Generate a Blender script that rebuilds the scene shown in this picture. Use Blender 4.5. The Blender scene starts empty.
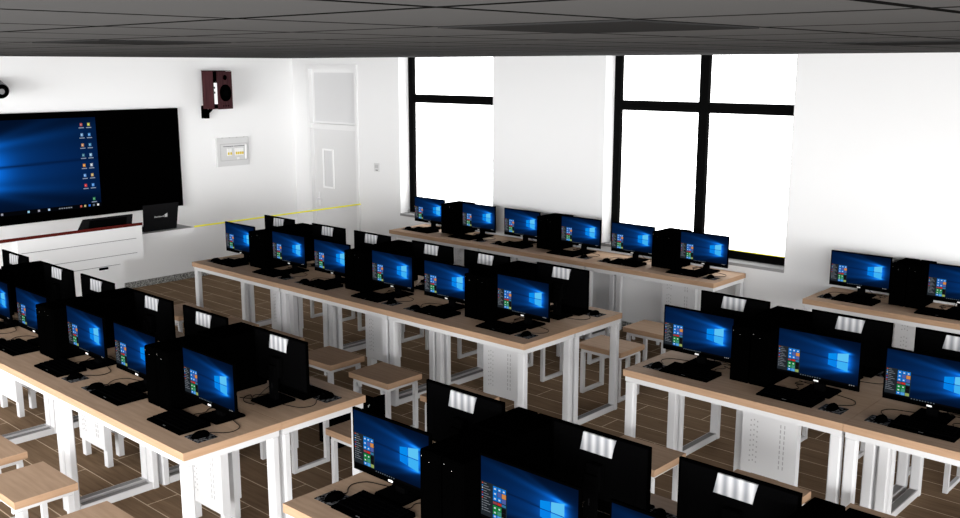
import bpy, math, random
from mathutils import Matrix, Vector
random.seed(7)
PI = math.pi
SC = bpy.context.scene
COL = SC.collection

# ------------------------------------------------------------------ camera
DZ = 0.79                        # desk top height above the floor
YAW, PITCH, FPX = 2.3148, 0.1959, 972.87
CAM = Vector((8.4857, -5.0085, 1.9018 + DZ))
fw = Vector((math.cos(YAW)*math.cos(PITCH), math.sin(YAW)*math.cos(PITCH), -math.sin(PITCH)))
rt = Vector((math.sin(YAW), -math.cos(YAW), 0))
up = rt.cross(fw)
cd = bpy.data.cameras.new('camera')
cam = bpy.data.objects.new('camera', cd)
COL.objects.link(cam)
cam.matrix_world = Matrix(((rt.x, up.x, -fw.x, CAM.x), (rt.y, up.y, -fw.y, CAM.y), (rt.z, up.z, -fw.z, CAM.z), (0, 0, 0, 1)))
cd.sensor_width = 36.0
cd.lens = FPX/960*36.0
cd.clip_end = 200
SC.camera = cam

# ------------------------------------------------------------------ world, sun, exposure
w = bpy.data.worlds.new('sky')
SC.world = w
w.use_nodes = True
w.node_tree.nodes['Background'].inputs[0].default_value = (1, 1, 1, 1)
w.node_tree.nodes['Background'].inputs[1].default_value = 4.5

def sun(name, direction, strength, angle):
    l = bpy.data.lights.new(name, 'SUN')
    l.energy = strength
    l.angle = math.radians(angle)
    o = bpy.data.objects.new(name, l)
    COL.objects.link(o)
    o.rotation_euler = Vector(direction).to_track_quat('-Z', 'Y').to_euler()
    return o
sun('added_sun_window', (-0.50, 0.86, -0.035), 2.2, 24)  # sun added behind the camera to light the window wall
sun('fill_sun_front', (-0.90, 0.43, -0.05), 2.2, 24)  # second sun, added as fill for the teaching wall

vs = SC.view_settings
vs.view_transform = 'Standard'
vs.look = 'None'
vs.exposure = 0.0
vs.gamma = 1.0
vs.use_curve_mapping = False
try:
    SC.cycles.max_bounces = 8
    SC.cycles.diffuse_bounces = 5
    SC.cycles.transparent_max_bounces = 12
except Exception:
    pass

# ------------------------------------------------------------------ materials
def lin(c):
    return tuple((x/255/12.92 if x/255 <= 0.04045 else ((x/255+0.055)/1.055)**2.4) for x in c)

def mat(name, col, rough=0.7, spec=0.2, metal=0.0):
    m = bpy.data.materials.new(name)
    m.use_nodes = True
    b = m.node_tree.nodes['Principled BSDF']
    b.inputs['Base Color'].default_value = (*col, 1)
    b.inputs['Roughness'].default_value = rough
    b.inputs['Specular IOR Level'].default_value = spec
    b.inputs['Metallic'].default_value = metal
    return m

def N(m, t, **kw):
    n = m.node_tree.nodes.new(t)
    for k, v in kw.items():
        setattr(n, k, v)
    return n

def noise_mix(m, c1, c2, scale=(1, 1, 1), nscale=5.0, lo=0.35, hi=0.65, detail=4, rot=(0, 0, 0)):
    """base colour = ramp between two colours by stretched noise in object space"""
    L = m.node_tree.links
    b = m.node_tree.nodes['Principled BSDF']
    tc = N(m, 'ShaderNodeTexCoord')
    mp = N(m, 'ShaderNodeMapping')
    mp.inputs['Scale'].default_value = scale
    mp.inputs['Rotation'].default_value = rot
    nz = N(m, 'ShaderNodeTexNoise')
    nz.inputs['Scale'].default_value = nscale
    nz.inputs['Detail'].default_value = detail
    cr = N(m, 'ShaderNodeValToRGB')
    cr.color_ramp.elements[0].position = lo
    cr.color_ramp.elements[0].color = (*c1, 1)
    cr.color_ramp.elements[1].position = hi
    cr.color_ramp.elements[1].color = (*c2, 1)
    L.new(tc.outputs['Object'], mp.inputs[0])
    L.new(mp.outputs[0], nz.inputs['Vector'])
    L.new(nz.outputs['Fac'], cr.inputs[0])
    L.new(cr.outputs[0], b.inputs['Base Color'])
    return m

M = {}
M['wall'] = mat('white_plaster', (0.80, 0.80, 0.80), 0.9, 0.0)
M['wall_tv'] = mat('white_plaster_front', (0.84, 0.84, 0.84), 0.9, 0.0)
M['metal'] = mat('white_powder_coat', (0.61, 0.61, 0.615), 0.7, 0.0)
M['wood'] = noise_mix(mat('walnut_laminate', (0, 0, 0), 0.65, 0.1), (0.415, 0.283, 0.190), (0.480, 0.333, 0.228), (1.2, 14, 14), 3.0)
M['edge'] = noise_mix(mat('oak_edge_band', (0, 0, 0), 0.65, 0.1), (0.38, 0.240, 0.148), (0.44, 0.285, 0.178), (1.5, 1.5, 20), 3.0)
M['black'] = mat('black_plastic', (0.0003, 0.0003, 0.0003), 0.9, 0.0)
M['black2'] = mat('matte_black_housing', (0.0013, 0.0013, 0.0014), 0.9, 0.0)
M['charcoal'] = mat('charcoal_plastic', (0.008, 0.008, 0.0085), 0.9, 0.0)
M['key'] = mat('key_plastic', (0.0007, 0.0007, 0.0008), 0.9, 0.0)
M['frame'] = mat('black_window_aluminium', (0.0035, 0.0035, 0.0035), 0.9, 0.0)
M['cable'] = mat('cable_rubber', (0.012, 0.009, 0.007), 0.8, 0.05)
M['white'] = mat('white_plastic', (0.85, 0.85, 0.85), 0.5, 0.2)
M['door'] = mat('grey_door_paint', (0.69, 0.69, 0.69), 0.7, 0.1)
M['doorframe'] = mat('light_door_frame', (0.76, 0.76, 0.76), 0.7, 0.1)
M['doorpanel'] = mat('door_glazing_panel', (0.655, 0.655, 0.66), 0.4, 0.2)
M['chrome'] = mat('brushed_handle', (0.75, 0.75, 0.76), 0.35, 0.5, 0.4)
M['sill'] = mat('shaded_grey_sill', (0.30, 0.30, 0.30), 0.7, 0.1)  # grey holds the shade of the up-facing sill
M['podium'] = mat('podium_white_laminate', (0.82, 0.82, 0.82), 0.6, 0.1)
M['podium2'] = mat('podium_wing_laminate', (0.88, 0.88, 0.88), 0.6, 0.1)
M['red'] = mat('dark_red_edge', (0.075, 0.006, 0.004), 0.5, 0.1)
M['shelf'] = mat('shaded_shelf_top', (0.45, 0.45, 0.45), 0.6, 0.1)  # shade painted into the colour of the shelf's top face
M['line'] = mat('dark_gap', (0.12, 0.12, 0.12), 0.8, 0.0)
M['strip'] = mat('foot_bar_top_shade', (0.25, 0.25, 0.25), 0.8, 0.0)  # darker grey paints the shade on the up-facing foot bars
M['hole'] = mat('panel_holes', (0.36, 0.36, 0.36), 0.8, 0.0)
M['yellow'] = mat('yellow_cord', (1.0, 0.97, 0.10), 0.7, 0.0)
M['spk'] = noise_mix(mat('mahogany_veneer', (0, 0, 0), 0.5, 0.1), (0.028, 0.007, 0.009), (0.055, 0.016, 0.019), (14, 14, 1), 3.0)
M['box'] = mat('grey_box_plastic', (0.64, 0.64, 0.64), 0.6, 0.1)
M['boxdark'] = mat('grey_box_recess', (0.5, 0.5, 0.5), 0.6, 0.1)
M['amber'] = mat('yellow_breaker_toggle', (0.72, 0.55, 0.05), 0.6, 0.1)
M['camgrey'] = mat('grey_camera_shell', (0.20, 0.20, 0.205), 0.5, 0.2)
M['gran'] = noise_mix(mat('granite_skirting', (0, 0, 0), 0.7, 0.1), (0.10, 0.10, 0.095), (0.42, 0.42, 0.40), (1, 1, 1), 60.0, 0.4, 0.6, 6)
M['pad'] = noise_mix(mat('mottled_mouse_pad', (0, 0, 0), 0.9, 0.0), (0.004, 0.004, 0.004), (0.16, 0.16, 0.165), (1, 1, 1), 55.0, 0.46, 0.62, 5)

# silver asset label, its reflections painted as soft vertical bands
m = mat('silver_label', (0.8, 0.8, 0.8), 0.5, 0.2)
L_ = m.node_tree.links
tc = N(m, 'ShaderNodeTexCoord')
wv = N(m, 'ShaderNodeTexWave', wave_type='BANDS', bands_direction='X')
wv.inputs['Scale'].default_value = 7.2
wv.inputs['Distortion'].default_value = 0.5
cr = N(m, 'ShaderNodeValToRGB')
cr.color_ramp.elements[0].color = (0.27, 0.28, 0.30, 1)
cr.color_ramp.elements[1].color = (0.60, 0.60, 0.61, 1)
L_.new(tc.outputs['Object'], wv.inputs['Vector'])
L_.new(wv.outputs['Fac'], cr.inputs[0])
L_.new(cr.outputs[0], m.node_tree.nodes['Principled BSDF'].inputs['Base Color'])
M['label'] = m

def attr_emit(name, strength=1.0):
    m = bpy.data.materials.new(name)
    m.use_nodes = True
    nt = m.node_tree
    nt.nodes.clear()
    a = nt.nodes.new('ShaderNodeAttribute')
    a.attribute_name = 'Col'
    e = nt.nodes.new('ShaderNodeEmission')
    e.inputs['Strength'].default_value = strength
    o = nt.nodes.new('ShaderNodeOutputMaterial')
    nt.links.new(a.outputs['Color'], e.inputs['Color'])
    nt.links.new(e.outputs[0], o.inputs[0])
    return m
M['screen'] = attr_emit('lit_screen', 1.0)

def glass():
    m = bpy.data.materials.new('window_glass')
    m.use_nodes = True
    nt = m.node_tree
    nt.nodes.clear()
    t = nt.nodes.new('ShaderNodeBsdfTransparent')
    g = nt.nodes.new('ShaderNodeBsdfGlossy')
    g.inputs['Roughness'].default_value = 0.02
    mx = nt.nodes.new('ShaderNodeMixShader')
    mx.inputs[0].default_value = 0.05
    o = nt.nodes.new('ShaderNodeOutputMaterial')
    nt.links.new(t.outputs[0], mx.inputs[1])
    nt.links.new(g.outputs[0], mx.inputs[2])
    nt.links.new(mx.outputs[0], o.inputs[0])
    return m
M['glass'] = glass()

def brick(name, c1, c2, mortar, bw, bh, ms, offset=0.5, freq=2, loc=(0, 0, 0), squash=1.0, grain=None, rough=0.7):
    m = mat(name, c1, rough, 0.0)
    nt = m.node_tree
    tc = N(m, 'ShaderNodeTexCoord')
    mp = N(m, 'ShaderNodeMapping')
    mp.inputs['Location'].default_value = loc
    b = N(m, 'ShaderNodeTexBrick', offset=offset, offset_frequency=freq, squash=squash)
    b.inputs['Scale'].default_value = 1.0
    b.inputs['Color1'].default_value = (*c1, 1)
    b.inputs['Color2'].default_value = (*c2, 1)
    b.inputs['Mortar'].default_value = (*mortar, 1)
    b.inputs['Brick Width'].default_value = bw
    b.inputs['Row Height'].default_value = bh
    b.inputs['Mortar Size'].default_value = ms
    b.inputs['Mortar Smooth'].default_value = 0.0
    b.inputs['Bias'].default_value = 0.0
    nt.links.new(tc.outputs['Object'], mp.inputs[0])
    nt.links.new(mp.outputs[0], b.inputs['Vector'])
    src = b.outputs['Color']
    if grain:
        mp2 = N(m, 'ShaderNodeMapping')
        mp2.inputs['Scale'].default_value = (1.5, 22, 1)
        nz = N(m, 'ShaderNodeTexNoise')
        nz.inputs['Scale'].default_value = 2.0
        nz.inputs['Detail'].default_value = 5
        mr = N(m, 'ShaderNodeMapRange')
        mr.inputs['To Min'].default_value = 1 - grain
        mr.inputs['To Max'].default_value = 1 + grain
        mx = N(m, 'ShaderNodeMix', data_type='RGBA', blend_type='MULTIPLY')
        mx.inputs[0].default_value = 1.0
        nt.links.new(tc.outputs['Object'], mp2.inputs[0])
        nt.links.new(mp2.outputs[0], nz.inputs['Vector'])
        nt.links.new(nz.outputs['Fac'], mr.inputs['Value'])
        nt.links.new(src, mx.inputs[6])
        nt.links.new(mr.outputs[0], mx.inputs[7])
        src = mx.outputs[2]
    nt.links.new(src, nt.nodes['Principled BSDF'].inputs['Base Color'])
    return m
M['floor'] = brick('wood_plank_floor', (0.190, 0.128, 0.080), (0.220, 0.150, 0.096), (0.60, 0.48, 0.35), 1.30, 0.216, 0.0035, 0.37, 2, (0.3, 0.09, 0), 1.0, 0.45)
M['ceil'] = brick('grey_ceiling_tiles', (0.092, 0.092, 0.092), (0.094, 0.094, 0.094), (0.008, 0.008, 0.008), 0.633, 0.623, 0.016, 0.0, 2, (0.383, 0.003, 0))
M['ceil_dark'] = mat('dark_ceiling_light_panel', (0.028, 0.028, 0.028), 0.9, 0.0)

# ------------------------------------------------------------------ mesh helpers
class MB:
    """collects faces with materials, links them as ONE mesh object"""
    def __init__(self):
        self.v, self.f, self.mi, self.mats, self.smooth = [], [], [], [], []
    def _m(self, m):
        if m not in self.mats:
            self.mats.append(m)
        return self.mats.index(m)
    def face(self, pts, m, smooth=False):
        i = len(self.v)
        self.v += [tuple(p) for p in pts]
        self.f.append(tuple(range(i, i+len(pts))))
        self.mi.append(self._m(m)); self.smooth.append(smooth)
    def hull(self, V, F, m, smooth=False):
        i = len(self.v)
        self.v += [tuple(p) for p in V]
        k = self._m(m) if not isinstance(m, (list, tuple)) else None
        for j, f in enumerate(F):
            self.f.append(tuple(a+i for a in f))
            self.mi.append(k if k is not None else self._m(m[j]))
            self.smooth.append(smooth)
    def box(self, x0, x1, y0, y1, z0, z1, m, top=None):
        V = [(x0, y0, z0), (x1, y0, z0), (x1, y1, z0), (x0, y1, z0), (x0, y0, z1), (x1, y0, z1), (x1, y1, z1), (x0, y1, z1)]
        F = [(3, 2, 1, 0), (4, 5, 6, 7), (0, 1, 5, 4), (1, 2, 6, 5), (2, 3, 7, 6), (3, 0, 4, 7)]
        self.hull(V, F, m if top is None else [m, top, m, m, m, m])
        return self
    def bevbox(self, x0, x1, y0, y1, z0, z1, b, m, top=None):
        """box with all vertical and top edges chamfered"""
        def ring(ins, z, c):
            a0, a1, b0, b1 = x0+ins, x1-ins, y0+ins, y1-ins
            return [(a0+c, b0, z), (a1-c, b0, z), (a1, b0+c, z), (a1, b1-c, z), (a1-c, b1, z), (a0+c, b1, z), (a0, b1-c, z), (a0, b0+c, z)]
        R = [ring(0, z0, b), ring(0, z1-b, b), ring(b*0.7, z1, b*0.6)]
        V = sum(R, [])
        F, mm = [], []
        for k in range(2):
            for i in range(8):
                j = (i+1) % 8
                F.append((k*8+i, k*8+j, (k+1)*8+j, (k+1)*8+i)); mm.append(m)
        F.append(tuple(range(16, 24))); mm.append(top or m)
        F.append(tuple(range(7, -1, -1))); mm.append(m)
        self.hull(V, F, mm)
        return self
    def tube(self, pts, r, m, n=8, closed_ends=True):
        P = [Vector(p) for p in pts]
        rings = []
        ref = Vector((0, 0, 1))
        for i, p in enumerate(P):
            t = (P[min(i+1, len(P)-1)] - P[max(i-1, 0)]).normalized()
            if abs(t.dot(ref)) > 0.95:
                a = t.cross(Vector((1, 0, 0))).normalized()
            else:
                a = t.cross(ref).normalized()
            b = t.cross(a)
            rr = r[i] if isinstance(r, (list, tuple)) else r
            rings.append([p + a*math.cos(2*PI*k/n)*rr + b*math.sin(2*PI*k/n)*rr for k in range(n)])
        V = sum(rings, [])
        F = []
        for i in range(len(P)-1):
            for k in range(n):
                k2 = (k+1) % n
                F.append((i*n+k, i*n+k2, (i+1)*n+k2, (i+1)*n+k))
        self.hull(V, F, m, smooth=True)
        if closed_ends:
            self.hull(rings[0], [tuple(range(n-1, -1, -1))], m)
            self.hull(rings[-1], [tuple(range(n))], m)
        return self
    def build(self, name, parent=None, smooth=False):
        me = bpy.data.meshes.new(name)
        me.from_pydata(self.v, [], self.f)
        for mm in self.mats:
            me.materials.append(mm)
        for p, k, s in zip(me.polygons, self.mi, self.smooth):
            p.material_index = k
            p.use_smooth = s or smooth
        import bmesh
        bm = bmesh.new(); bm.from_mesh(me)
        bmesh.ops.recalc_face_normals(bm, faces=bm.faces)
        bm.to_mesh(me); bm.free()
        o = bpy.data.objects.new(name, me)
        COL.objects.link(o)
        if parent:
            o.parent = parent
        return o

def empty(name, loc=(0, 0, 0), rz=0.0):
    o = bpy.data.objects.new(name, None)
    o.empty_display_size = 0.1
    COL.objects.link(o)
    o.location = loc
    o.rotation_euler = (0, 0, rz)
    return o
def tag(o, label=None, cat=None, group=None, kind=None):
    if label: o['label'] = label
    if cat: o['category'] = cat
    if group: o['group'] = group
    if kind: o['kind'] = kind
    return o
def copy_tree(o, parent=None):
    kids = list(o.children)
    c = o.copy()
    COL.objects.link(c)
    if parent is not None:
        c.parent = parent
    for k in kids:
        copy_tree(k, c)
    return c
def smoothline(P, n=6):
    """Catmull-Rom through points"""
    P = [Vector(p) for p in P]
    Q = [P[0]] + P + [P[-1]]
    out = []
    for i in range(1, len(Q)-2):
        for k in range(n):
            t = k/n
            a, b, c, d = Q[i-1], Q[i], Q[i+1], Q[i+2]
            out.append(0.5*((2*b) + (c-a)*t + (2*a-5*b+4*c-d)*t*t + (3*b-a-3*c+d)*t**3))
    out.append(P[-1])
    return out

# ------------------------------------------------------------------ desktop picture (colours per face corner)
def wallpaper(u, v, cu=0.80, cv=0.51, asp=1.75, logo=True):
    """blue light beams spreading from a lit four-pane window, u right, v up, returns sRGB 0..1"""
    dx, dy = (u-cu)*asp, (v-cv)
    d = math.hypot(dx, dy)
    base = Vector((0.012, 0.085, 0.215))*(1.0 - 0.40*min(1, abs(dy)*1.6))
    # beams leave the corners of the panes and drift up-left / down-left
    i = 0
    L = max(0.0, 0.12-dx)
    for s0, k, wd, amp in ((0.20, 0.15, 0.028, 0.80), (0.21, 0.32, 0.028, 0.35), (0.13, 0.11, 0.05, 0.50), (0.05, 0.06, 0.05, 0.50), (-0.04, 0.0, 0.05, 0.50), (-0.12, -0.03, 0.05, 0.50), (-0.195, -0.07, 0.028, 0.70), (-0.20, -0.28, 0.03, 0.30)):
        y = s0 + k*L
        w_ = wd*(1+1.6*L)
        i += amp*math.exp(-((dy-y)/w_)**2)*math.exp(-L*1.55)
    if dx > 0.10:
        i *= math.exp(-((dx-0.10)/0.10)**2)
    i += 0.75*math.exp(-(math.hypot(dx, dy*1.15)/0.27)**2)
    i *= 1 - 0.72*math.exp(-((dy-0.035*L)/0.013)**2)*(1 if dx < 0.12 else 0)
    c = base + Vector((0.03, 0.36, 0.70))*min(1.2, i)
    if i > 0.9:
        c += Vector((0.22, 0.30, 0.12))*(i-0.9)
    return tuple(max(0, min(1, x)) for x in c)

def logo_panes(cu=0.80, cv=0.51):
    """four panes of the lit window as quads"""
    out = []
    def pane(x0, x1, sgn, c):
        def hh(x): return 0.128 + (x-(cu-0.17))*0.31
        g = 0.008
        out.append(([(x0, cv+sgn*g), (x1, cv+sgn*g), (x1, cv+sgn*hh(x1)), (x0, cv+sgn*hh(x0))], c, 1))
    pane(cu-0.17, cu-0.070, 1, (0.02, 0.54, 0.92)); pane(cu-0.060, cu+0.07, 1, (0.36, 0.76, 0.95))
    pane(cu-0.17, cu-0.070, -1, (0.02, 0.50, 0.90)); pane(cu-0.060, cu+0.07, -1, (0.24, 0.69, 0.95))
    return out

def screen_mesh(name, W, H, nx, ny, fn, overlays, parent, loc, axis='x', back=None):
    """emissive picture W x H in the local XZ plane (or YZ), facing -Y (or +X); overlays = (u0,v0,u1,v1,rgb,layer)"""
    V, F, C = [], [], []
    def P(u, v, lay):
        e = 0.0004*lay
        if axis == 'x':
            return (loc[0] + (u-0.5)*W, loc[1] - e, loc[2] + v*H)
        return (loc[0] + e, loc[1] + (u-0.5)*W, loc[2] + v*H)
    for j in range(ny+1):
        for i in range(nx+1):
            V.append(P(i/nx, j/ny, 0))
    for j in range(ny):
        for i in range(nx):
            a = j*(nx+1)+i
            F.append((a, a+1, a+nx+2, a+nx+1))
            C.append([fn((i+a1)/nx, (j+b1)/ny) for a1, b1 in ((0, 0), (1, 0), (1, 1), (0, 1))])
    for q_ in overlays:
        i = len(V)
        if len(q_) == 3:
            pts, rgb, lay = q_
            V += [P(a_, b_, lay) for a_, b_ in pts]
        else:
            u0, v0, u1, v1, rgb, lay = q_
            V += [P(u0, v0, lay), P(u1, v0, lay), P(u1, v1, lay), P(u0, v1, lay)]
        F.append((i, i+1, i+2, i+3))
        C.append([rgb]*4)
    me = bpy.data.meshes.new(name)
    me.from_pydata(V, [], F)
    ca = me.color_attributes.new('Col', 'FLOAT_COLOR', 'CORNER')
    k = 0
    for f, cc in zip(me.polygons, C):
        for q in range(4):
            c = lin([255*x for x in cc[q]])
            ca.data[k].color = (*c, 1); k += 1
    me.materials.append(M['screen'])
    o = bpy.data.objects.new(name, me)
    COL.objects.link(o)
    o.parent = parent
    return o

def start_menu():
    o = []
    o.append((0, 0, 1, 0.042, (0.02, 0.02, 0.025), 1))                       # task bar
    o.append((0.0, 0.042, 0.125, 0.60, (0.13, 0.15, 0.17), 1))               # app list
    o.append((0.125, 0.042, 0.285, 0.60, (0.10, 0.16, 0.20), 1))             # tile area
    cols = [(0.80, 0.30, 0.25), (0.20, 0.55, 0.85), (0.80, 0.82, 0.85), (0.2, 0.5, 0.85), (0.7, 0.2, 0.3), (0.45, 0.5, 0.85)]
    for k in range(12):
        v = 0.56 - k*0.040
        o.append((0.012, v, 0.024, v+0.018, cols[k % 6] if k < 7 else (0.45, 0.47, 0.5), 2))
        o.append((0.030, v+0.004, 0.030+0.035+0.02*((k*7) % 3), v+0.013, (0.50, 0.52, 0.55), 2))
    B, G, R, K, Wt, O = (0.08, 0.45, 0.80), (0.10, 0.50, 0.22), (0.75, 0.18, 0.14), (0.06, 0.06, 0.06), (0.88, 0.90, 0.92), (0.80, 0.52, 0.28)
    P_ = (0.30, 0.36, 0.62)
    rows = [
        (0.505, 0.580, [B, B, B]), (0.425, 0.500, [B, P_, O]), (0.345, 0.420, [B, B, P_]),
        (0.290, 0.330, [(0.55, 0.25, 0.28), R, (0.2, 0.45, 0.6)]), (0.195, 0.270, [G, G, K]), (0.120, 0.190, [G, (0.25, 0.55, 0.45), K]), (0.055, 0.115, [B, (0.3, 0.6, 0.85), (0.55, 0.62, 0.35)])]
    for v0, v1, cs in rows:
        for k, c in enumerate(cs):
            u0 = 0.135 + k*0.048
            o.append((u0, v0, u0+0.044, v1, c, 2))
            if c in (B, G):
                o.append((u0+0.013, v0+0.022, u0+0.031, v0+0.046, (0.80, 0.86, 0.90), 3))
    for k in range(9):
        o.append((0.30+0.03*k, 0.012, 0.313+0.03*k, 0.030, (0.35, 0.40, 0.45), 2))
    for k in range(3):
        o.append((0.90+0.025*k, 0.014, 0.912+0.025*k, 0.028, (0.65, 0.66, 0.68), 2))
    return o

# ------------------------------------------------------------------ the room
XW, YW, ZC = -2.617, 3.25, 2.795
X1, Y1 = 13.5, -5.5
def struct(o, label):
    return tag(o, label, None, None, 'structure')
b = MB(); b.box(XW-0.2, X1, Y1, YW+0.0, -0.12, 0.0, M['floor'])
struct(b.build('floor'), 'brown wood plank floor with pale joints')
b = MB(); b.box(XW-0.2, X1, Y1, YW+0.3, ZC, ZC+0.15, M['ceil'])
ceil = struct(b.build('ceiling'), 'grey square tiled suspended ceiling with thin black grid')
b = MB(); b.box(XW-0.2, XW, Y1, YW+0.3, 0, ZC, M['wall_tv'])
struct(b.build('wall_front'), 'plain off-white teaching wall behind the wide black display')
# window wall with real openings
WIN = [(-0.475, 1.083), (2.62, 4.65)]
SILL = 0.872
DX0, DX1, DTOP = -2.30, -1.255, 2.715
b = MB()
yb = YW+0.3
b.box(XW, DX0, YW, yb, 0, ZC, M['wall'])
b.box(DX0, DX1, YW, yb, DTOP, ZC, M['wall'])
b.box(DX0, DX1, YW+0.16, yb, 0, DTOP, M['wall'])
b.box(DX1, WIN[0][0], YW, yb, 0, ZC, M['wall'])
b.box(WIN[0][0], WIN[0][1], YW, yb, 0, SILL-0.03, M['wall'])
b.box(WIN[0][1], WIN[1][0], YW, yb, 0, ZC, M['wall'])
b.box(WIN[1][0], WIN[1][1], YW, yb, 0, SILL-0.03, M['wall'])
b.box(WIN[1][1], X1, YW, yb, 0, ZC, M['wall'])
struct(b.build('wall_back'), 'white window wall with door and two tall window recesses')
b = MB(); b.box(XW, XW+0.02, Y1, YW, 0.0, 0.078, M['gran'])
struct(b.build('baseboard_front'), 'speckled grey skirting under the display wall')
b = MB(); b.box(XW+0.02, DX0-0.01, YW-0.02, YW, 0.0, 0.078, M['gran']); b.box(DX1+0.01, X1, YW-0.02, YW, 0.0, 0.078, M['gran'])
struct(b.build('baseboard_back'), 'speckled grey skirting under the window wall')

# unlit light panels set in the ceiling grid
TX0, TY0 = -0.383, -0.003
def cell(i, j):
    return (0.633*i + TX0 + 0.633*0, 0.623*j + TY0)
for n, (i, j, lab) in enumerate([(11, -5, 'dark square light panel set in the ceiling, the large nearest one'),
                                 (7, -5, 'dark light panel set in the ceiling far off at the upper left'),
                                 (11, -1, 'dark light panel set in the ceiling far off at the upper right')]):
    x, y = cell(i, j)
    b = MB(); b.box(x+0.006, x+0.633-0.006, y+0.006, y+0.623-0.006, ZC-0.004, ZC, M['ceil_dark'])
    tag(b.build('ceiling_light_panel'), lab, 'ceiling light', 'unlit ceiling light panels')

# windows
def window(n, x0, x1, mull, label):
    root = struct(empty('window_%d' % n, ((x0+x1)/2, YW+0.16, SILL)), label)
    cx = (x0+x1)/2
    y0, y1 = 0.0, 0.05
    zt = ZC - SILL
    b = MB()
    b.box(x0-cx+0.001, x0-cx+0.078, y0, y1, 0.0, zt-0.001, M['frame'])
    b.box(x1-cx-0.078, x1-cx-0.001, y0, y1, 0.0, zt-0.001, M['frame'])
    b.box(x0-cx+0.078, x1-cx-0.078, y0, y1, 0.0, 0.075, M['frame'])
    b.box(x0-cx+0.078, x1-cx-0.078, y0+0.002, y1-0.002, 2.248-SILL, 2.348-SILL, M['frame'])
    if mull is not None:
        b.box(mull-0.048-cx, mull+0.048-cx, y0-0.001, y1+0.001, 0.075, zt-0.001, M['frame'])
    b.build('window_frame', root)
    b = MB(); b.box(x0-cx+0.078, x1-cx-0.078, y0+0.020, y0+0.026, 0.07, zt-0.001, M['glass'])
    b.build('pane', root)
    b = MB(); b.box(x0-cx, x1-cx, -0.17, 0.14, -0.03, -0.001, M['sill'])
    b.build('window_sill', root)
    b = MB(); b.box(x0-cx+0.078, x1-cx-0.078, y0+0.004, y0+0.016, 0.075, 0.083, M['yellow'])
    tag(b.build('seal_strip', root), 'thin yellow strip along the lower rail')
window(1, WIN[0][0], WIN[0][1], None, 'black framed window beside the door, no centre mullion seen')
window(2, WIN[1][0], WIN[1][1], 3.655, 'large black framed window with centre mullion and transom')

# door
dr = struct(empty('door_1', ((DX0+DX1)/2, YW, 0)), 'light grey door with transom panel and narrow vision glass')
cx = (DX0+DX1)/2
hw = (DX1-DX0)/2
b = MB()
b.box(-hw, -hw+0.05, -0.015, 0.12, 0, DTOP, M['doorframe'])
b.box(hw-0.05, hw, -0.015, 0.12, 0, DTOP, M['doorframe'])
b.box(-hw+0.05, hw-0.05, -0.015, 0.12, DTOP-0.065, DTOP, M['doorframe'])
b.box(-hw+0.05, hw-0.05, 0.0, 0.10, 1.86, 1.93, M['doorframe'])
b.build('door_frame', dr)
b = MB(); b.box(-hw+0.05, hw-0.05, 0.05, 0.10, 0.01, 1.86, M['door'])
leaf = b.build('door_leaf', dr)
b = MB(); b.box(-hw+0.05, hw-0.05, 0.05, 0.09, 1.93, DTOP-0.065, M['doorframe'])
b.box(-hw+0.10, hw-0.07, 0.045, 0.05, 1.96, DTOP-0.11, M['doorpanel'])
b.build('transom_panel', dr)
b = MB()
a0, a1, c0, c1 = 0-0.285, 0-0.055, 1.06, 1.59
b.box(a0, a0+0.02, 0.035, 0.05, c0, c1, M['white']); b.box(a1-0.02, a1, 0.035, 0.05, c0, c1, M['white'])
b.box(a0+0.02, a1-0.02, 0.035, 0.05, c0, c0+0.02, M['white']); b.box(a0+0.02, a1-0.02, 0.035, 0.05, c1-0.02, c1, M['white'])
b.box(a0+0.02, a1-0.02, 0.044, 0.05, c0+0.02, c1-0.02, M['doorpanel'])
b.build('vision_panel', leaf)
b = MB()
b.bevbox(-0.405, -0.37, 0.038, 0.05, 0.80, 0.99, 0.006, M['chrome'])
b.tube([(-0.388, 0.045, 0.90), (-0.388, 0.0, 0.90), (-0.375, -0.012, 0.90), (-0.27, -0.012, 0.90)], 0.009, M['chrome'])
b.build('door_handle', leaf)

# light switch
b = MB(); b.bevbox(-0.055, 0.055, -0.010, 0, -0.055, 0.055, 0.004, M['box'])
sw = empty('light_switch', (-0.90, YW, 1.42)); tag(sw, 'small grey light switch on the wall right of the door', 'switch')
b.build('face_plate', sw)
b = MB(); b.box(-0.034, 0.034, -0.014, -0.010, -0.008, 0.034, M['boxdark']); b.box(-0.022, 0.022, -0.014, -0.010, -0.040, -0.030, M['line'])
b.build('rocker', sw)

# yellow cord, level, from the wing shelf of the lectern to the window wall
b = MB(); b.tube([(-1.25, 0.80, 0.910), (-1.25, YW-0.001, 0.912)], 0.0095, M['yellow'], 8)
tag(b.build('yellow_cord'), 'thin bright yellow cord stretched level past the door at desk height', 'cord')

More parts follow.
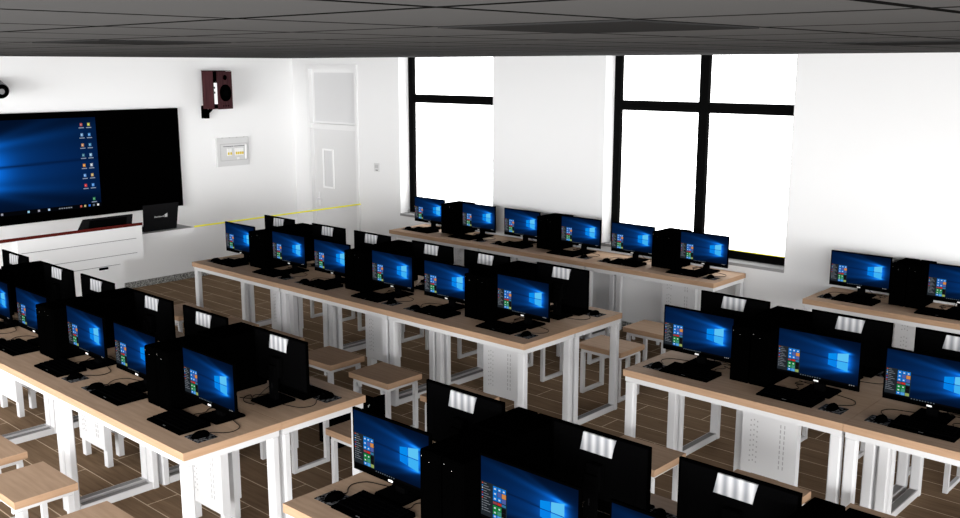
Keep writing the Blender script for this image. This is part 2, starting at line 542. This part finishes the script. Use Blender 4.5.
# ------------------------------------------------------------------ front wall: wide display board
TVX = -2.545
tv = empty('display_board', (TVX, 0, 0)); tag(tv, 'very wide black display board on the teaching wall showing a blue desktop', 'display')
TY_R, TY_L, TZ0, TZ1 = 1.432, -2.62, 0.170+DZ, 1.390+DZ
b = MB(); b.box(XW-TVX+0.0215, 0, TY_L, TY_R, TZ0, TZ1, M['black'])
b.build('board_panel', tv)
SY0, SY1, SZ0, SZ1 = -1.56, 0.360, 0.274+DZ, 1.320+DZ
ov = []
ov.append((0, 0, 1, 0.045, (0.015, 0.02, 0.035), 1))
ic = [(0.75, 0.3, 0.3), (0.8, 0.8, 0.3), (0.5, 0.7, 0.9), (0.3, 0.6, 0.9), (0.85, 0.6, 0.4), (0.3, 0.6, 0.8), (0.25, 0.5, 0.6), (0.6, 0.8, 0.95),
      (0.95, 0.6, 0.2), (0.8, 0.85, 0.9), (0.4, 0.65, 0.95), (0.85, 0.7, 0.4), (0.9, 0.2, 0.2), (0.3, 0.6, 0.95), None, (0.2, 0.55, 0.35)]
for k, c in enumerate(ic):
    if c is None:
        continue
    r, q = divmod(k, 2)
    if k == 15: r = 7.4
    u0 = 0.900 + q*0.046
    v0 = 0.905 - r*0.112
    c = tuple(0.75*x+0.06 for x in c)
    ov.append((u0+0.002, v0, u0+0.018, v0+0.034, c, 1))
    ov.append((u0+0.005, v0+0.010, u0+0.012, v0+0.024, tuple(min(1, x+0.25) for x in c), 2))
    ov.append((u0-0.006, v0-0.022, u0+0.026, v0-0.013, (0.55, 0.6, 0.68), 1))
for u0, c in ((0.865, (0.75, 0.35, 0.3)), (0.890, (0.75, 0.7, 0.5)), (0.918, (0.2, 0.45, 0.85)), (0.945, (0.4, 0.45, 0.5)), (0.972, (0.9, 0.9, 0.9)),
              (0.40, (0.6, 0.6, 0.65)), (0.55, (0.6, 0.8, 0.9)), (0.61, (0.6, 0.6, 0.65)), (0.67, (0.7, 0.8, 0.9))):
    ov.append((u0, 0.012, u0+0.012, 0.034, c, 2))
for k in range(6):
    ov.append((0.735+k*0.014, 0.016, 0.745+k*0.014, 0.028, (0.5, 0.52, 0.55), 2))
def tvpaper(u, v):
    return wallpaper(1-u, v, 0.68, 0.50, 1.83, True)
screen_mesh('display', SY1-SY0, SZ1-SZ0, 110, 60, tvpaper, ov, tv, (0.002, (SY0+SY1)/2, SZ0), 'y')

# wall speaker
sp = empty('wall_speaker', (XW, 1.825, 2.395)); tag(sp, 'dark red wooden loudspeaker on a black bracket, high on the teaching wall', 'speaker')
rz = math.radians(16)
def R2(x, y):
    return (x*math.cos(rz)-y*math.sin(rz), x*math.sin(rz)+y*math.cos(rz))
b = MB()
hz = 0.235
def prism(bm, pts, z0, z1, m):
    n = len(pts)
    V = [(x, y, z0) for x, y in pts] + [(x, y, z1) for x, y in pts]
    F = [tuple(range(n-1, -1, -1)), tuple(range(n, 2*n))] + [(i, (i+1) % n, n+(i+1) % n, n+i) for i in range(n)]
    bm.hull(V, F, m)
prism(b, [R2(*p) for p in [(0.12, -0.115), (0.30, -0.115), (0.30, 0.125), (0.12, 0.125)]], -hz, hz, M['spk'])
b.build('cabinet', sp)
b = MB()
prism(b, [R2(*p) for p in [(0.30, -0.113), (0.365, -0.113), (0.365, 0.123), (0.30, 0.123)]], -hz+0.01, hz-0.005, M['black'])
prism(b, [R2(*p) for p in [(0.115, -0.12), (0.378, -0.12), (0.378, 0.130), (0.115, 0.130)]], hz, hz+0.006, M['black'])
b.build('baffle_gap', sp)
b = MB()
prism(b, [R2(*p) for p in [(0.365, -0.120), (0.39, -0.120), (0.39, 0.130), (0.365, 0.130)]], -hz, hz-0.005, M['spk'])
front = b.build('front_baffle', sp)
def disc(bm, x, yc, zc, r, m, n=24, th=0.006):
    V = []
    for s in (0, th):
        for k in range(n):
            a = 2*PI*k/n
            px, py = R2(x+s, yc+math.cos(a)*r)
            V.append((px, py, zc+math.sin(a)*r))
    F = [tuple(range(n)), tuple(range(2*n-1, n-1, -1))] + [(i, (i+1) % n, n+(i+1) % n, n+i) for i in range(n)]
    bm.hull(V, F, m)
b = MB(); disc(b, 0.390, 0.0, -0.035, 0.105, M['black'])
disc(b, 0.396, 0.0, -0.035, 0.04, M['black2'])
b.build('woofer', front)
b = MB(); disc(b, 0.390, 0.0, 0.155, 0.032, M['black']); b.build('tweeter', front)
b = MB()
for k in (-1, 0, 1):
    disc(b, 0.390, k*0.045, -0.195, 0.008, M['black'], 10)
b.build('control_knobs', front)
b = MB()
prism(b, [R2(*p) for p in [(0.310, -0.116), (0.362, -0.116), (0.362, -0.111), (0.310, -0.111)]], -0.17, 0.09, M['white'])
for zz in (0.03, -0.03):
    prism(b, [R2(*p) for p in [(0.313, -0.118), (0.330, -0.118), (0.330, -0.115), (0.313, -0.115)]], zz-0.012, zz+0.012, M['black'])
b.build('terminal_plate', sp)
b = MB()
b.box(0, 0.03, -0.02, 0.06, -0.36, -0.20, M['black'])
b.tube([(0.02, 0.02, -0.31), (0.08, 0.02, -0.29), (0.16, 0.03, -0.236)], 0.022, M['black'])
b.bevbox(0.03, 0.09, -0.015, 0.055, -0.36, -0.25, 0.02, M['black'])
b.build('bracket', sp)

# distribution box
db = empty('distribution_box', (XW, 2.228, 0.797+DZ)); tag(db, 'light grey electrical distribution box with yellow breaker switches on the teaching wall', 'fuse box')
b = MB(); b.box(0, 0.035, -0.243, 0.243, -0.185, 0.185, M['box'])
for k in range(4):
    b.box(0.035, 0.045, -0.17+k*0.11, -0.155+k*0.11, 0.18, 0.19, M['boxdark'])
b.build('housing', db)
b = MB()
for y0, y1, z0, z1 in ((-0.20, 0.21, 0.10, 0.108), (-0.20, 0.21, -0.115, -0.107), (-0.20, -0.193, -0.107, 0.10), (0.203, 0.21, -0.107, 0.10)):
    b.box(0.035, 0.043, y0, y1, z0, z1, M['boxdark'])
b.box(0.035, 0.040, -0.19, 0.20, -0.10, 0.095, M['box'])
b.box(0.040, 0.043, -0.155, 0.0, 0.068, 0.076, M['line']); b.box(0.040, 0.043, 0.01, 0.17, 0.068, 0.076, M['line'])
b.build('door', db)
for k, (y0, c) in enumerate([(-0.10, 'a'), (-0.062, 'a'), (0.02, 'a'), (0.052, 'a'), (0.084, 'a'), (0.116, 'a')]):
    b = MB()
    b.box(0.040, 0.052, y0, y0+0.028, -0.050, 0.045, M['white'])
    b.box(0.052, 0.060, y0+0.004, y0+0.024, -0.036, -0.004, M['amber'])
    b.build('breaker', db)
b = MB(); b.bevbox(0.043, 0.070, 0.168, 0.190, -0.10, 0.085, 0.004, M['white']); b.build('handle', db)
b = MB(); disc2 = [(0.048, 0.06+math.cos(2*PI*k/16)*0.018, -0.135+math.sin(2*PI*k/16)*0.018) for k in range(16)]
b.box(0.043, 0.050, 0.045, 0.08, -0.105, -0.075, M['white']); b.build('latch', db)

# security camera at the left edge
sc_ = empty('security_camera', (XW, -0.765, 2.505)); tag(sc_, 'grey security camera on the teaching wall at the left edge of view', 'security camera')
b = MB(); b.tube([(0, 0, 0), (0.02, 0, 0)], 0.06, M['camgrey'], 20); b.tube([(0.02, 0, 0), (0.10, 0.01, 0.0), (0.12, 0.01, -0.03)], 0.022, M['camgrey'], 10)
b.build('wall_mount', sc_)
p0, p1 = Vector((0.04, 0.03, 0.0)), Vector((0.30, 0.01, -0.075))
b = MB(); dd = (p1-p0).normalized()
b.tube([p0, p0+dd*0.01, p1-dd*0.01, p1], [0.070, 0.080, 0.083, 0.083], M['camgrey'], 24)
b.build('camera_body', sc_)
b = MB(); b.tube([p1, p1+dd*0.012], 0.076, M['black'], 24); b.tube([p1+dd*0.012, p1+dd*0.02], 0.03, M['camgrey'], 16)
b.build('lens', sc_)

# ------------------------------------------------------------------ lectern
lx = -1.0
le = empty('lectern', (lx, -0.62, 0)); tag(le, 'white teacher lectern with dark red top edge, below the wide display', 'lectern')
def Y(y): return y+0.62
def slab(bm, x0, x1, y0, y1, z0, z1, m):
    """block whose top falls away towards the back"""
    zb = z1-(x1-x0)*0.256
    V = [(x0, y0, z0), (x1, y0, z0), (x1, y1, z0), (x0, y1, z0), (x0, y0, zb), (x1, y0, z1), (x1, y1, z1), (x0, y1, zb)]
    bm.hull(V, [(3, 2, 1, 0), (4, 5, 6, 7), (0, 1, 5, 4), (1, 2, 6, 5), (2, 3, 7, 6), (3, 0, 4, 7)], m)
zt = 0.287+DZ
b = MB()
slab(b, -0.55, 0.0, Y(-1.262), Y(0.030), 0.698, zt-0.031, M['podium'])
for z in (0.125+DZ, -0.028+DZ):
    b.box(0.0, 0.0015, Y(-1.23), Y(-0.04), z-0.0022, z+0.0022, M['line'])
b.build('upper_cabinet', le)
b = MB()
b.box(-0.53, -0.004, Y(-1.10), Y(-0.205), 0.0, 0.698, M['podium'])
b.box(-0.004, -0.0025, Y(-1.06), Y(-0.235), -0.127+DZ, -0.123+DZ, M['line'])
lc = b.build('lower_cabinet', le)
b = MB(); b.bevbox(-0.004, 0.016, Y(-0.47), Y(-0.375), -0.155+DZ, -0.133+DZ, 0.004, M['black']); b.build('handle', lc)
b = MB(); V = [(-0.50, Y(-1.9), zt-0.16), (0.01, Y(-1.9), zt-0.03), (0.01, Y(0.035), zt-0.03), (-0.50, Y(0.035), zt-0.16)]
V += [(x, y, z+0.03) for x, y, z in V]
b.hull(V, [(3, 2, 1, 0), (4, 5, 6, 7), (0, 1, 5, 4), (1, 2, 6, 5), (2, 3, 7, 6), (3, 0, 4, 7)], M['red'])
tag(b.build('sloping_top', le), 'dark red sloping top')
b = MB(); slab(b, -0.55, -0.03, Y(-1.9), Y(-1.262), 0.698, zt-0.040, M['podium2']); b.build('side_wing', le)
b = MB()
b.box(-0.80, -0.25, Y(0.030), Y(0.795), 0.832, 0.902, M['podium'], M['shelf'])
tag(b.build('side_shelf', le), 'shelf with shade-grey top at the right end')
# built-in tilted screen seen from behind
ts = empty('teacher_monitor', (lx-0.06, -0.30, zt-0.03)); tag(ts, 'low black tilted monitor rising behind the red top of the lectern', 'monitor')
b = MB()
V = [(0, -0.30, -0.01), (0, 0.25, -0.01), (-0.12, 0.25, -0.04), (-0.12, -0.30, -0.04), (-0.03, -0.25, 0.112), (-0.03, 0.285, 0.112), (-0.05, 0.285, 0.112), (-0.05, -0.25, 0.112)]
b.hull(V, [(0, 1, 2, 3), (4, 7, 6, 5), (0, 4, 5, 1), (1, 5, 6, 2), (2, 6, 7, 3), (3, 7, 4, 0)], M['charcoal'])
b.build('housing', ts)
b = MB(); b.hull([(0.001-0.004, -0.22, 0.012), (0.001-0.004, 0.19, 0.012), (-0.024, 0.215, 0.095), (-0.024, -0.19, 0.095)], [(0, 1, 2, 3)], M['black2'])
b.build('rear_cover', ts)
# laptop
lp = empty('laptop', (-1.35, 0.435, 0.902)); lp.scale = (1, 1, 1.09); tag(lp, 'open black laptop with small white logo on the lid, on the side shelf', 'laptop')
b = MB(); b.bevbox(-0.24, 0.0, -0.19, 0.20, 0.0, 0.016, 0.006, M['charcoal']); b.build('base', lp)
b = MB()
V = [(0.0, -0.20, 0.004), (0.0, 0.20, 0.004), (0.03, 0.225, 0.272), (0.03, -0.205, 0.272), (-0.008, -0.20, 0.004), (-0.008, 0.20, 0.004), (0.022, 0.225, 0.272), (0.022, -0.205, 0.272)]
b.hull(V, [(0, 1, 2, 3), (7, 6, 5, 4), (0, 4, 5, 1), (1, 5, 6, 2), (2, 6, 7, 3), (3, 7, 4, 0)], M['charcoal'])
lid = b.build('lid', lp)
b = MB()
def lidp(y, z):
    return (0.0012+0.03*(z-0.004)/0.268, y, z)
def lq(y0, y1, z0, z1):
    b.face([lidp(y0, z0), lidp(y1, z0), lidp(y1, z1), lidp(y0, z1)], M['boxdark'])
for k in range(7):
    y0 = -0.07+k*0.0165
    lq(y0, y0+0.011, 0.136, 0.146+0.004*(k % 3 == 0))
lq(0.05, 0.085, 0.132, 0.158); b.face([lidp(0.05, 0.158), lidp(0.085, 0.158), lidp(0.085, 0.172)], M['boxdark'])
b.build('logo', lid)

# ------------------------------------------------------------------ student furniture
LU, DD, SROW, TROW, GAP = 1.4306, 0.60, 2.6441, 2.6191, 0.8267

def make_desk():
    r = empty('computer_desk')
    W = LU
    e = 0.0012
    b = MB(); b.box(e, W-e, e, DD-e, DZ-0.043, DZ, M['edge'], M['wood'])
    b.build('tabletop', r)
    zt = DZ-0.043
    b = MB(); h = 0.036
    b.box(0.010, W-0.010, 0.014, 0.050, zt-h, zt, M['metal'])
    b.box(0.010, W-0.010, DD-0.050, DD-0.014, zt-h, zt, M['metal'])
    b.box(0.010, 0.045, 0.050, DD-0.050, zt-h, zt, M['metal'])
    b.box(W-0.045, W-0.010, 0.050, DD-0.050, zt-h, zt, M['metal'])
    b.build('apron', r)
    for xa in (0.010, W-0.075):
        for ya in (0.014, DD-0.062):
            b = MB(); b.bevbox(xa, xa+0.065, ya, ya+0.048, 0.0, zt-h, 0.008, M['metal'])
            # shallow channel along the legs
            b.build('leg', r)
        b = MB(); b.box(xa+0.005, xa+0.060, 0.062, DD-0.062, 0.0, 0.045, M['metal']); b.box(xa+0.012, xa+0.053, 0.08, DD-0.08, 0.045, 0.0465, M['strip']); b.build('foot_bar', r)  # thin strip on top carries the painted shade
    # perforated cable panel in the middle with two feet
    x0, x1, yp = 0.595, 0.965, 0.495
    pz = empty('cable_panel'); pz.parent = r
    b = MB()
    b.box(x0, x1, yp, yp+0.012, 0.125, zt-0.001, M['metal'])
    for k in range(15):
        z = 0.20 + k*0.034
        if k == 9: continue
        for q in range(3):
            b.box(x0+0.055+q*0.022, x0+0.063+q*0.022, yp-0.0008, yp, z+0.008*(q % 2), z+0.010+0.008*(q % 2), M['hole'])
        for q in range(2):
            b.box(x1-0.115+q*0.026, x1-0.108+q*0.026, yp-0.0008, yp, z, z+0.022, M['hole'])
    pl = b.build('perforated_sheet', r)
    bpy.data.objects.remove(pz)
    for xa in (x0, x1-0.05):
        b = MB(); b.box(xa, xa+0.05, yp+0.012, yp+0.05, 0.0, zt-0.001, M['metal']); b.build('upright', r)
    return r

def make_stool():
    r = empty('stool')
    w, d, h = 0.22, 0.172, 0.43
    b = MB(); b.box(-w, w, -d, d, h-0.042, h, M['edge'], M['wood'])
    b.build('seat', r)
    z = h-0.042
    b = MB()
    b.box(-w+0.03, w-0.03, -d+0.02, -d+0.045, z-0.03, z, M['metal']); b.box(-w+0.03, w-0.03, d-0.045, d-0.02, z-0.03, z, M['metal'])
    b.box(-w+0.03, -w+0.06, -d+0.045, d-0.045, z-0.03, z, M['metal']); b.box(w-0.06, w-0.03, -d+0.045, d-0.045, z-0.03, z, M['metal'])
    for sx in (-1, 1):
        b.box(sx*(w-0.095)-0.012, sx*(w-0.095)+0.012, -d+0.02, -d+0.04, z-0.06, z-0.03, M['metal'])
    b.build('seat_frame', r)
    for sx in (-1, 1):
        for sy in (-1, 1):
            b = MB(); xc, yc = sx*(w-0.04), sy*(d-0.035)
            b.box(xc-0.015, xc+0.015, yc-0.015, yc+0.015, 0, z-0.03, M['metal']); b.build('leg', r)
        b = MB(); b.box(sx*(w-0.04)-0.013, sx*(w-0.04)+0.013, -d+0.05, d-0.05, 0.0, 0.028, M['metal']); b.build('foot_rail', r)
    return r

def make_monitor(side):
    """origin at the desk under the middle of the panel front; screen faces -Y"""
    r = empty('computer_monitor')
    W, z0, z1 = 0.505, 0.075, 0.372
    b = MB()
    b.box(-W/2, W/2, 0.0, 0.014, z0, z1, M['black'])
    V = [(-W/2+0.01, 0.014, z0+0.01), (W/2-0.01, 0.014, z0+0.01), (W/2-0.01, 0.014, z1-0.01), (-W/2+0.01, 0.014, z1-0.01),
         (-W/2+0.05, 0.022, z0+0.04), (W/2-0.05, 0.022, z0+0.04), (W/2-0.05, 0.022, z1-0.05), (-W/2+0.05, 0.022, z1-0.05)]
    b.hull(V, [(4, 5, 6, 7), (0, 1, 5, 4), (1, 2, 6, 5), (2, 3, 7, 6), (3, 0, 4, 7)], M['black2'])
    hs = b.build('housing', r)
    screen_mesh('display', W-0.016, z1-z0-0.034, 84, 46, wallpaper, logo_panes()+start_menu(), r, (0, -0.0006, z0+0.025))
    b = MB(); b.box(-0.014, 0.014, -0.0020, 0, z0+0.007, z0+0.016, M['white']); b.build('badge', hs)
    b = MB()
    V = [(x, y, z) for y in (0.0140, 0.0232) for x, z in ((-0.072, z1-0.092), (0.092, z1-0.092), (0.076, z1-0.012), (-0.088, z1-0.012))]
    b.hull(V, [(0, 1, 2, 3), (7, 6, 5, 4), (0, 4, 5, 1), (1, 5, 6, 2), (2, 6, 7, 3), (3, 7, 4, 0)], M['label'])
    # label lies just proud of the rear shell
    lb = b.build('rear_label', hs); tag(lb, 'silver label with reflections painted as soft vertical bands')
    b = MB()
    b.bevbox(-0.038, 0.038, 0.022, 0.060, z0+0.06, 0.245, 0.006, M['black2'])
    b.box(-0.030, 0.030, 0.055, 0.078, 0.012, z0+0.13, M['black2'])
    b.box(-0.004, 0.004, 0.078, 0.0785, 0.075, 0.105, M['charcoal'])
    b.build('neck', r)
    b = MB(); b.bevbox(-0.095, 0.095, -0.022, 0.168, 0.0, 0.012, 0.008, M['black'], M['black2']); b.build('base', r)
    b = MB(); q = side
    b.tube(smoothline([(0.115*q, -0.045, 0.0035), (0.135*q, -0.01, 0.003), (0.120*q, 0.04, 0.003), (0.155*q, 0.09, 0.003), (0.130*q, 0.13, 0.003), (0.175*q, 0.11, 0.003), (0.165*q, 0.16, 0.003), (0.10*q, 0.20, 0.003), (0.02*q, 0.19, 0.003)], 6), 0.0022, M['cable'], 6)
    b.tube(smoothline([(0.010*q, 0.066, 0.10), (0.05*q, 0.10, 0.055), (0.085*q, 0.14, 0.012), (0.18*q, 0.18, 0.004)], 5), 0.0022, M['cable'], 6)
    b.build('keyboard_cable', r)
    b = MB()
    # from the mouse round the outer side of the stand
    mx, my = -0.183*q, -0.170
    b.tube(smoothline([(mx, my+0.048, 0.010), (mx-0.005*q, my+0.075, 0.005), (mx-0.045*q, my+0.115, 0.003), (mx-0.06*q, my+0.16, 0.003), (mx-0.03*q, my+0.215, 0.003), (mx+0.05*q, my+0.24, 0.003), (mx+0.09*q, my+0.25, 0.003)], 6), 0.0022, M['cable'], 6)
    b.build('mouse_cable', r)
    return r

def make_tower():
    r = empty('computer_tower')
    b = MB(); b.bevbox(-0.060, 0.060, 0.0, 0.315, 0.004, 0.345, 0.004, M['black'])
    b.box(-0.055, -0.035, 0.01, 0.30, 0.0, 0.004, M['black']); b.box(0.035, 0.055, 0.01, 0.30, 0.0, 0.004, M['black'])
    bd = b.build('case', r)
    b = MB(); b.box(-0.054, 0.054, -0.003, 0.0, 0.012, 0.338, M['black']); fp = b.build('front_panel', r)
    b = MB(); b.box(-0.047, -0.044, -0.0036, -0.003, 0.318, 0.320, M['boxdark']); b.box(-0.003, 0.000, -0.0036, -0.003, 0.300, 0.302, M['boxdark'])
    b.build('indicator_light', fp)
    b = MB()
    b.box(-0.045, 0.045, -0.005, -0.003, 0.255, 0.280, M['black']); b.build('drive_bay', fp)
    return r

def make_keyboard():
    r = empty('keyboard')
    b = MB()
    V = [(-0.17, -0.095, 0), (0.17, -0.095, 0), (0.17, 0.095, 0), (-0.17, 0.095, 0), (-0.168, -0.093, 0.010), (0.168, -0.093, 0.010), (0.168, 0.093, 0.022), (-0.168, 0.093, 0.022)]
    b.hull(V, [(3, 2, 1, 0), (4, 5, 6, 7), (0, 1, 5, 4), (1, 2, 6, 5), (2, 3, 7, 6), (3, 0, 4, 7)], M['black'])
    b.box(-0.012, 0.012, -0.087, -0.082, 0.0098, 0.0112, M['line'])
    b.build('body', r)
    b = MB()
    for j in range(5):
        y = -0.062 + j*0.030
        z = 0.012 + (y+0.093)/0.186*0.012
        x = -0.158
        for i in range(15):
            wk = 0.0165
            if j == 0 and i in (4, 5, 6, 7):
                wk = 0.021
            b.box(x, x+wk, y, y+0.022, z-0.003, z+0.005, M['key'])
            x += wk+0.0042
    tag(b.build('keys', r), 'rows of black keys')
    return r

def make_mouse():
    r = empty('computer_mouse')
    b = MB()
    nu, nv = 16, 7
    V, F = [], []
    for j in range(nv+1):
        a = j/nv*PI/2
        for i in range(nu):
            t = 2*PI*i/nu
            V.append((0.030*math.cos(a)**0.8*math.cos(t), 0.052*math.cos(a)**0.8*math.sin(t), 0.030*math.sin(a)))
    for j in range(nv):
        for i in range(nu):
            i2 = (i+1) % nu
            F.append((j*nu+i, j*nu+i2, (j+1)*nu+i2, (j+1)*nu+i))
    b.hull(V, F, M['black'], smooth=True)
    b.hull([V[i] for i in range(nu)], [tuple(range(nu))], M['black'])
    b.build('shell', r)
    b = MB(); b.tube([(-0.004, 0.022, 0.0240), (0.004, 0.022, 0.0240)], 0.006, M['charcoal'], 10); b.build('wheel', r)
    return r

def make_pad():
    b = MB(); b.bevbox(-0.067, 0.067, -0.060, 0.060, 0, 0.0024, 0.002, M['pad'])
    return b.build('mouse_pad')

PROTO = {'desk': make_desk(), 'stool': make_stool(), 'monitorL': make_monitor(1), 'monitorR': make_monitor(-1), 'tower': make_tower(),
         'keyboard': make_keyboard(), 'mouse': make_mouse(), 'pad': make_pad()}
USED = set()
SKIP = set()
for kind_, seats_ in {'sto': 'A00L A00R A01L D01R D11L E01R F00L F00R F01L F01R F11L F11R', 'key': 'A00L A00R A10L A10R A11L A11R A12R B10L B10R B11R B12R D01R D10R D11L D11R E01L E01R F00R F01L F01R F10R F11L F11R', 'mou': 'A00L A00R A10L A10R A11L A11R A12R B10L B10R B11L B11R B12R D01R D10R D11L D11R E00R E01L E01R F00R F01L F01R F10R F11L F11R', 'pad': 'A00L A00R A01L A10L A10R A11L A11R A12R B10L B10R B11L B11R B12R D01R D10R D11L D11R E00R E01L E01R F00R F01L F01R F10R F11L F11R', 'mon': 'D01R D11L E01L E01R F01R', 'tow': 'D01R D11L D11R E01L E01R F01L F01R', 'desk': 'F01 F11'}.items():
    for q_ in seats_.split():
        SKIP.add(q_ + kind_)      # nothing of these shows in the photograph
def place(kind, key, x, y, z, rz, label, cat, group):
    if key in SKIP:
        return None
    p = PROTO[kind]
    if kind in USED:
        o = copy_tree(p)
    else:
        USED.add(kind); o = p
    o.location = (x, y, z)
    o.rotation_euler = (0, 0, rz)
    return tag(o, label, cat, group)

ORD = ['first', 'second', 'third', 'fourth', 'fifth', 'sixth']
# name, x of left end, y of near edge, units, two-sided?, from which end seats are counted, description
BENCH = [
    ('A', 0.0, -SROW, 3, True, 'right', 'left bench'),
    ('B', 0.0, 0.0, 3, True, 'left', 'central bench'),
    ('C', 0.0, TROW, 3, False, 'left', 'window bench'),
    ('D', 3*LU+GAP, 0.0, 2, True, 'left', 'right bench'),
    ('E', 3*LU+GAP, TROW, 2, False, 'left', 'far right bench'),
    ('F', 3*LU+GAP, -SROW, 2, True, 'left', 'bottom bench'),
]
for bn, bx, by, nu, two, end, desc in BENCH:
    for side in ((0, 1) if two else (0,)):
        for u in range(nu):
            if side == 0:
                ox, oy, rz = bx+u*LU, by, 0.0
            else:
                ox, oy, rz = bx+(u+1)*LU, by+2*DD, PI
            def W(lx, ly):
                return (ox+lx, oy+ly) if side == 0 else (ox-lx, oy-ly)
            sd = '' if not two else ('near side of ' if side == 0 else 'far side of ')
            where = (sd + desc) if two else desc
            un = ORD[u] if end == 'left' else ORD[nu-1-u]
            key = '%s%d%d' % (bn, side, u)
            place('desk', key+'desk', ox, oy, 0, rz, 'wood topped desk, %s from %s on %s' % (un, end, where), 'desk', 'wood topped computer desks')
            for s in (0, 1):
                # seat index counted from the left of the picture
                left_first = (s == 0) if side == 0 else (s == 1)
                si = 2*u + (0 if left_first else 1)
                o_ = ORD[si] if end == 'left' else ORD[2*nu-1-si]
                at = '%s from %s on %s' % (o_, end, where)
                k2 = key+'LR'[s]
                mxl = 0.323 if s == 0 else 1.115
                x, y = W(mxl, 0.355 if side == 0 else 0.352)
                if side == 0:
                    lab = 'black monitor with lit blue screen, ' + at
                else:
                    lab = 'black monitor seen from behind, ' + at
                mo = place('monitorL' if s == 0 else 'monitorR', k2+'mon', x, y, DZ, rz, lab, 'monitor', 'student computer monitors')
                if mo and side == 1:
                    mo.scale = (1, 1, 1.035)         # stands raised a touch on the far side
                x, y = W(0.665 if s == 0 else 0.795, 0.266)
                tw = 'left' if left_first else 'right'
                place('tower', k2+'tow', x, y, DZ, rz, 'black tower, %s one of pair, %s desk from %s, %s' % (tw, un, end, where), 'computer tower', 'computer towers')
                x, y = W(0.362 if s == 0 else 1.028, 0.212)
                place('keyboard', k2+'key', x, y, DZ, rz, 'flat black keyboard, ' + at, 'keyboard', 'keyboards')
                x, y = W(0.130 if s == 0 else 1.297, 0.185)
                place('pad', k2+'pad', x, y, DZ, rz, 'mottled grey mouse pad, ' + at, 'mouse pad', 'mouse pads')
                x, y = W(0.135 if s == 0 else 1.292, 0.185)
                place('mouse', k2+'mou', x, y, DZ+0.0026, rz, 'small black mouse on a pad, ' + at, 'mouse', 'computer mice')
                if bn in 'CE':
                    sx, sy = (0.36, 1.14)[s], -0.48
                elif side == 0:
                    sx, sy = (0.355, 1.13)[s], -0.336
                else:
                    sx, sy = (0.28, 1.07)[s], -0.255
                x, y = W(sx, sy)
                place('stool', k2+'sto', x, y, 0, rz, 'wood seat stool with white legs, ' + at, 'stool', 'wood seat stools')

# black case lying on the aisle floor
cs = empty('equipment_case', (3.15, -0.62, 0)); tag(cs, 'low black case with a white mark, on the floor under a stool in the aisle', 'case')
b = MB(); b.bevbox(-0.09, 0.135, -0.235, 0.225, 0, 0.236, 0.006, M['black']); b.build('body', cs)
b = MB(); b.box(0.105, 0.135, -0.03, 0.23, 0.236, 0.285, M['black'])
pn = b.build('raised_panel', cs)
b = MB(); b.box(0.135, 0.1365, 0.05, 0.056, 0.235, 0.252, M['boxdark']); b.box(0.135, 0.1365, 0.060, 0.064, 0.244, 0.256, M['boxdark']); b.build('white_mark', pn)
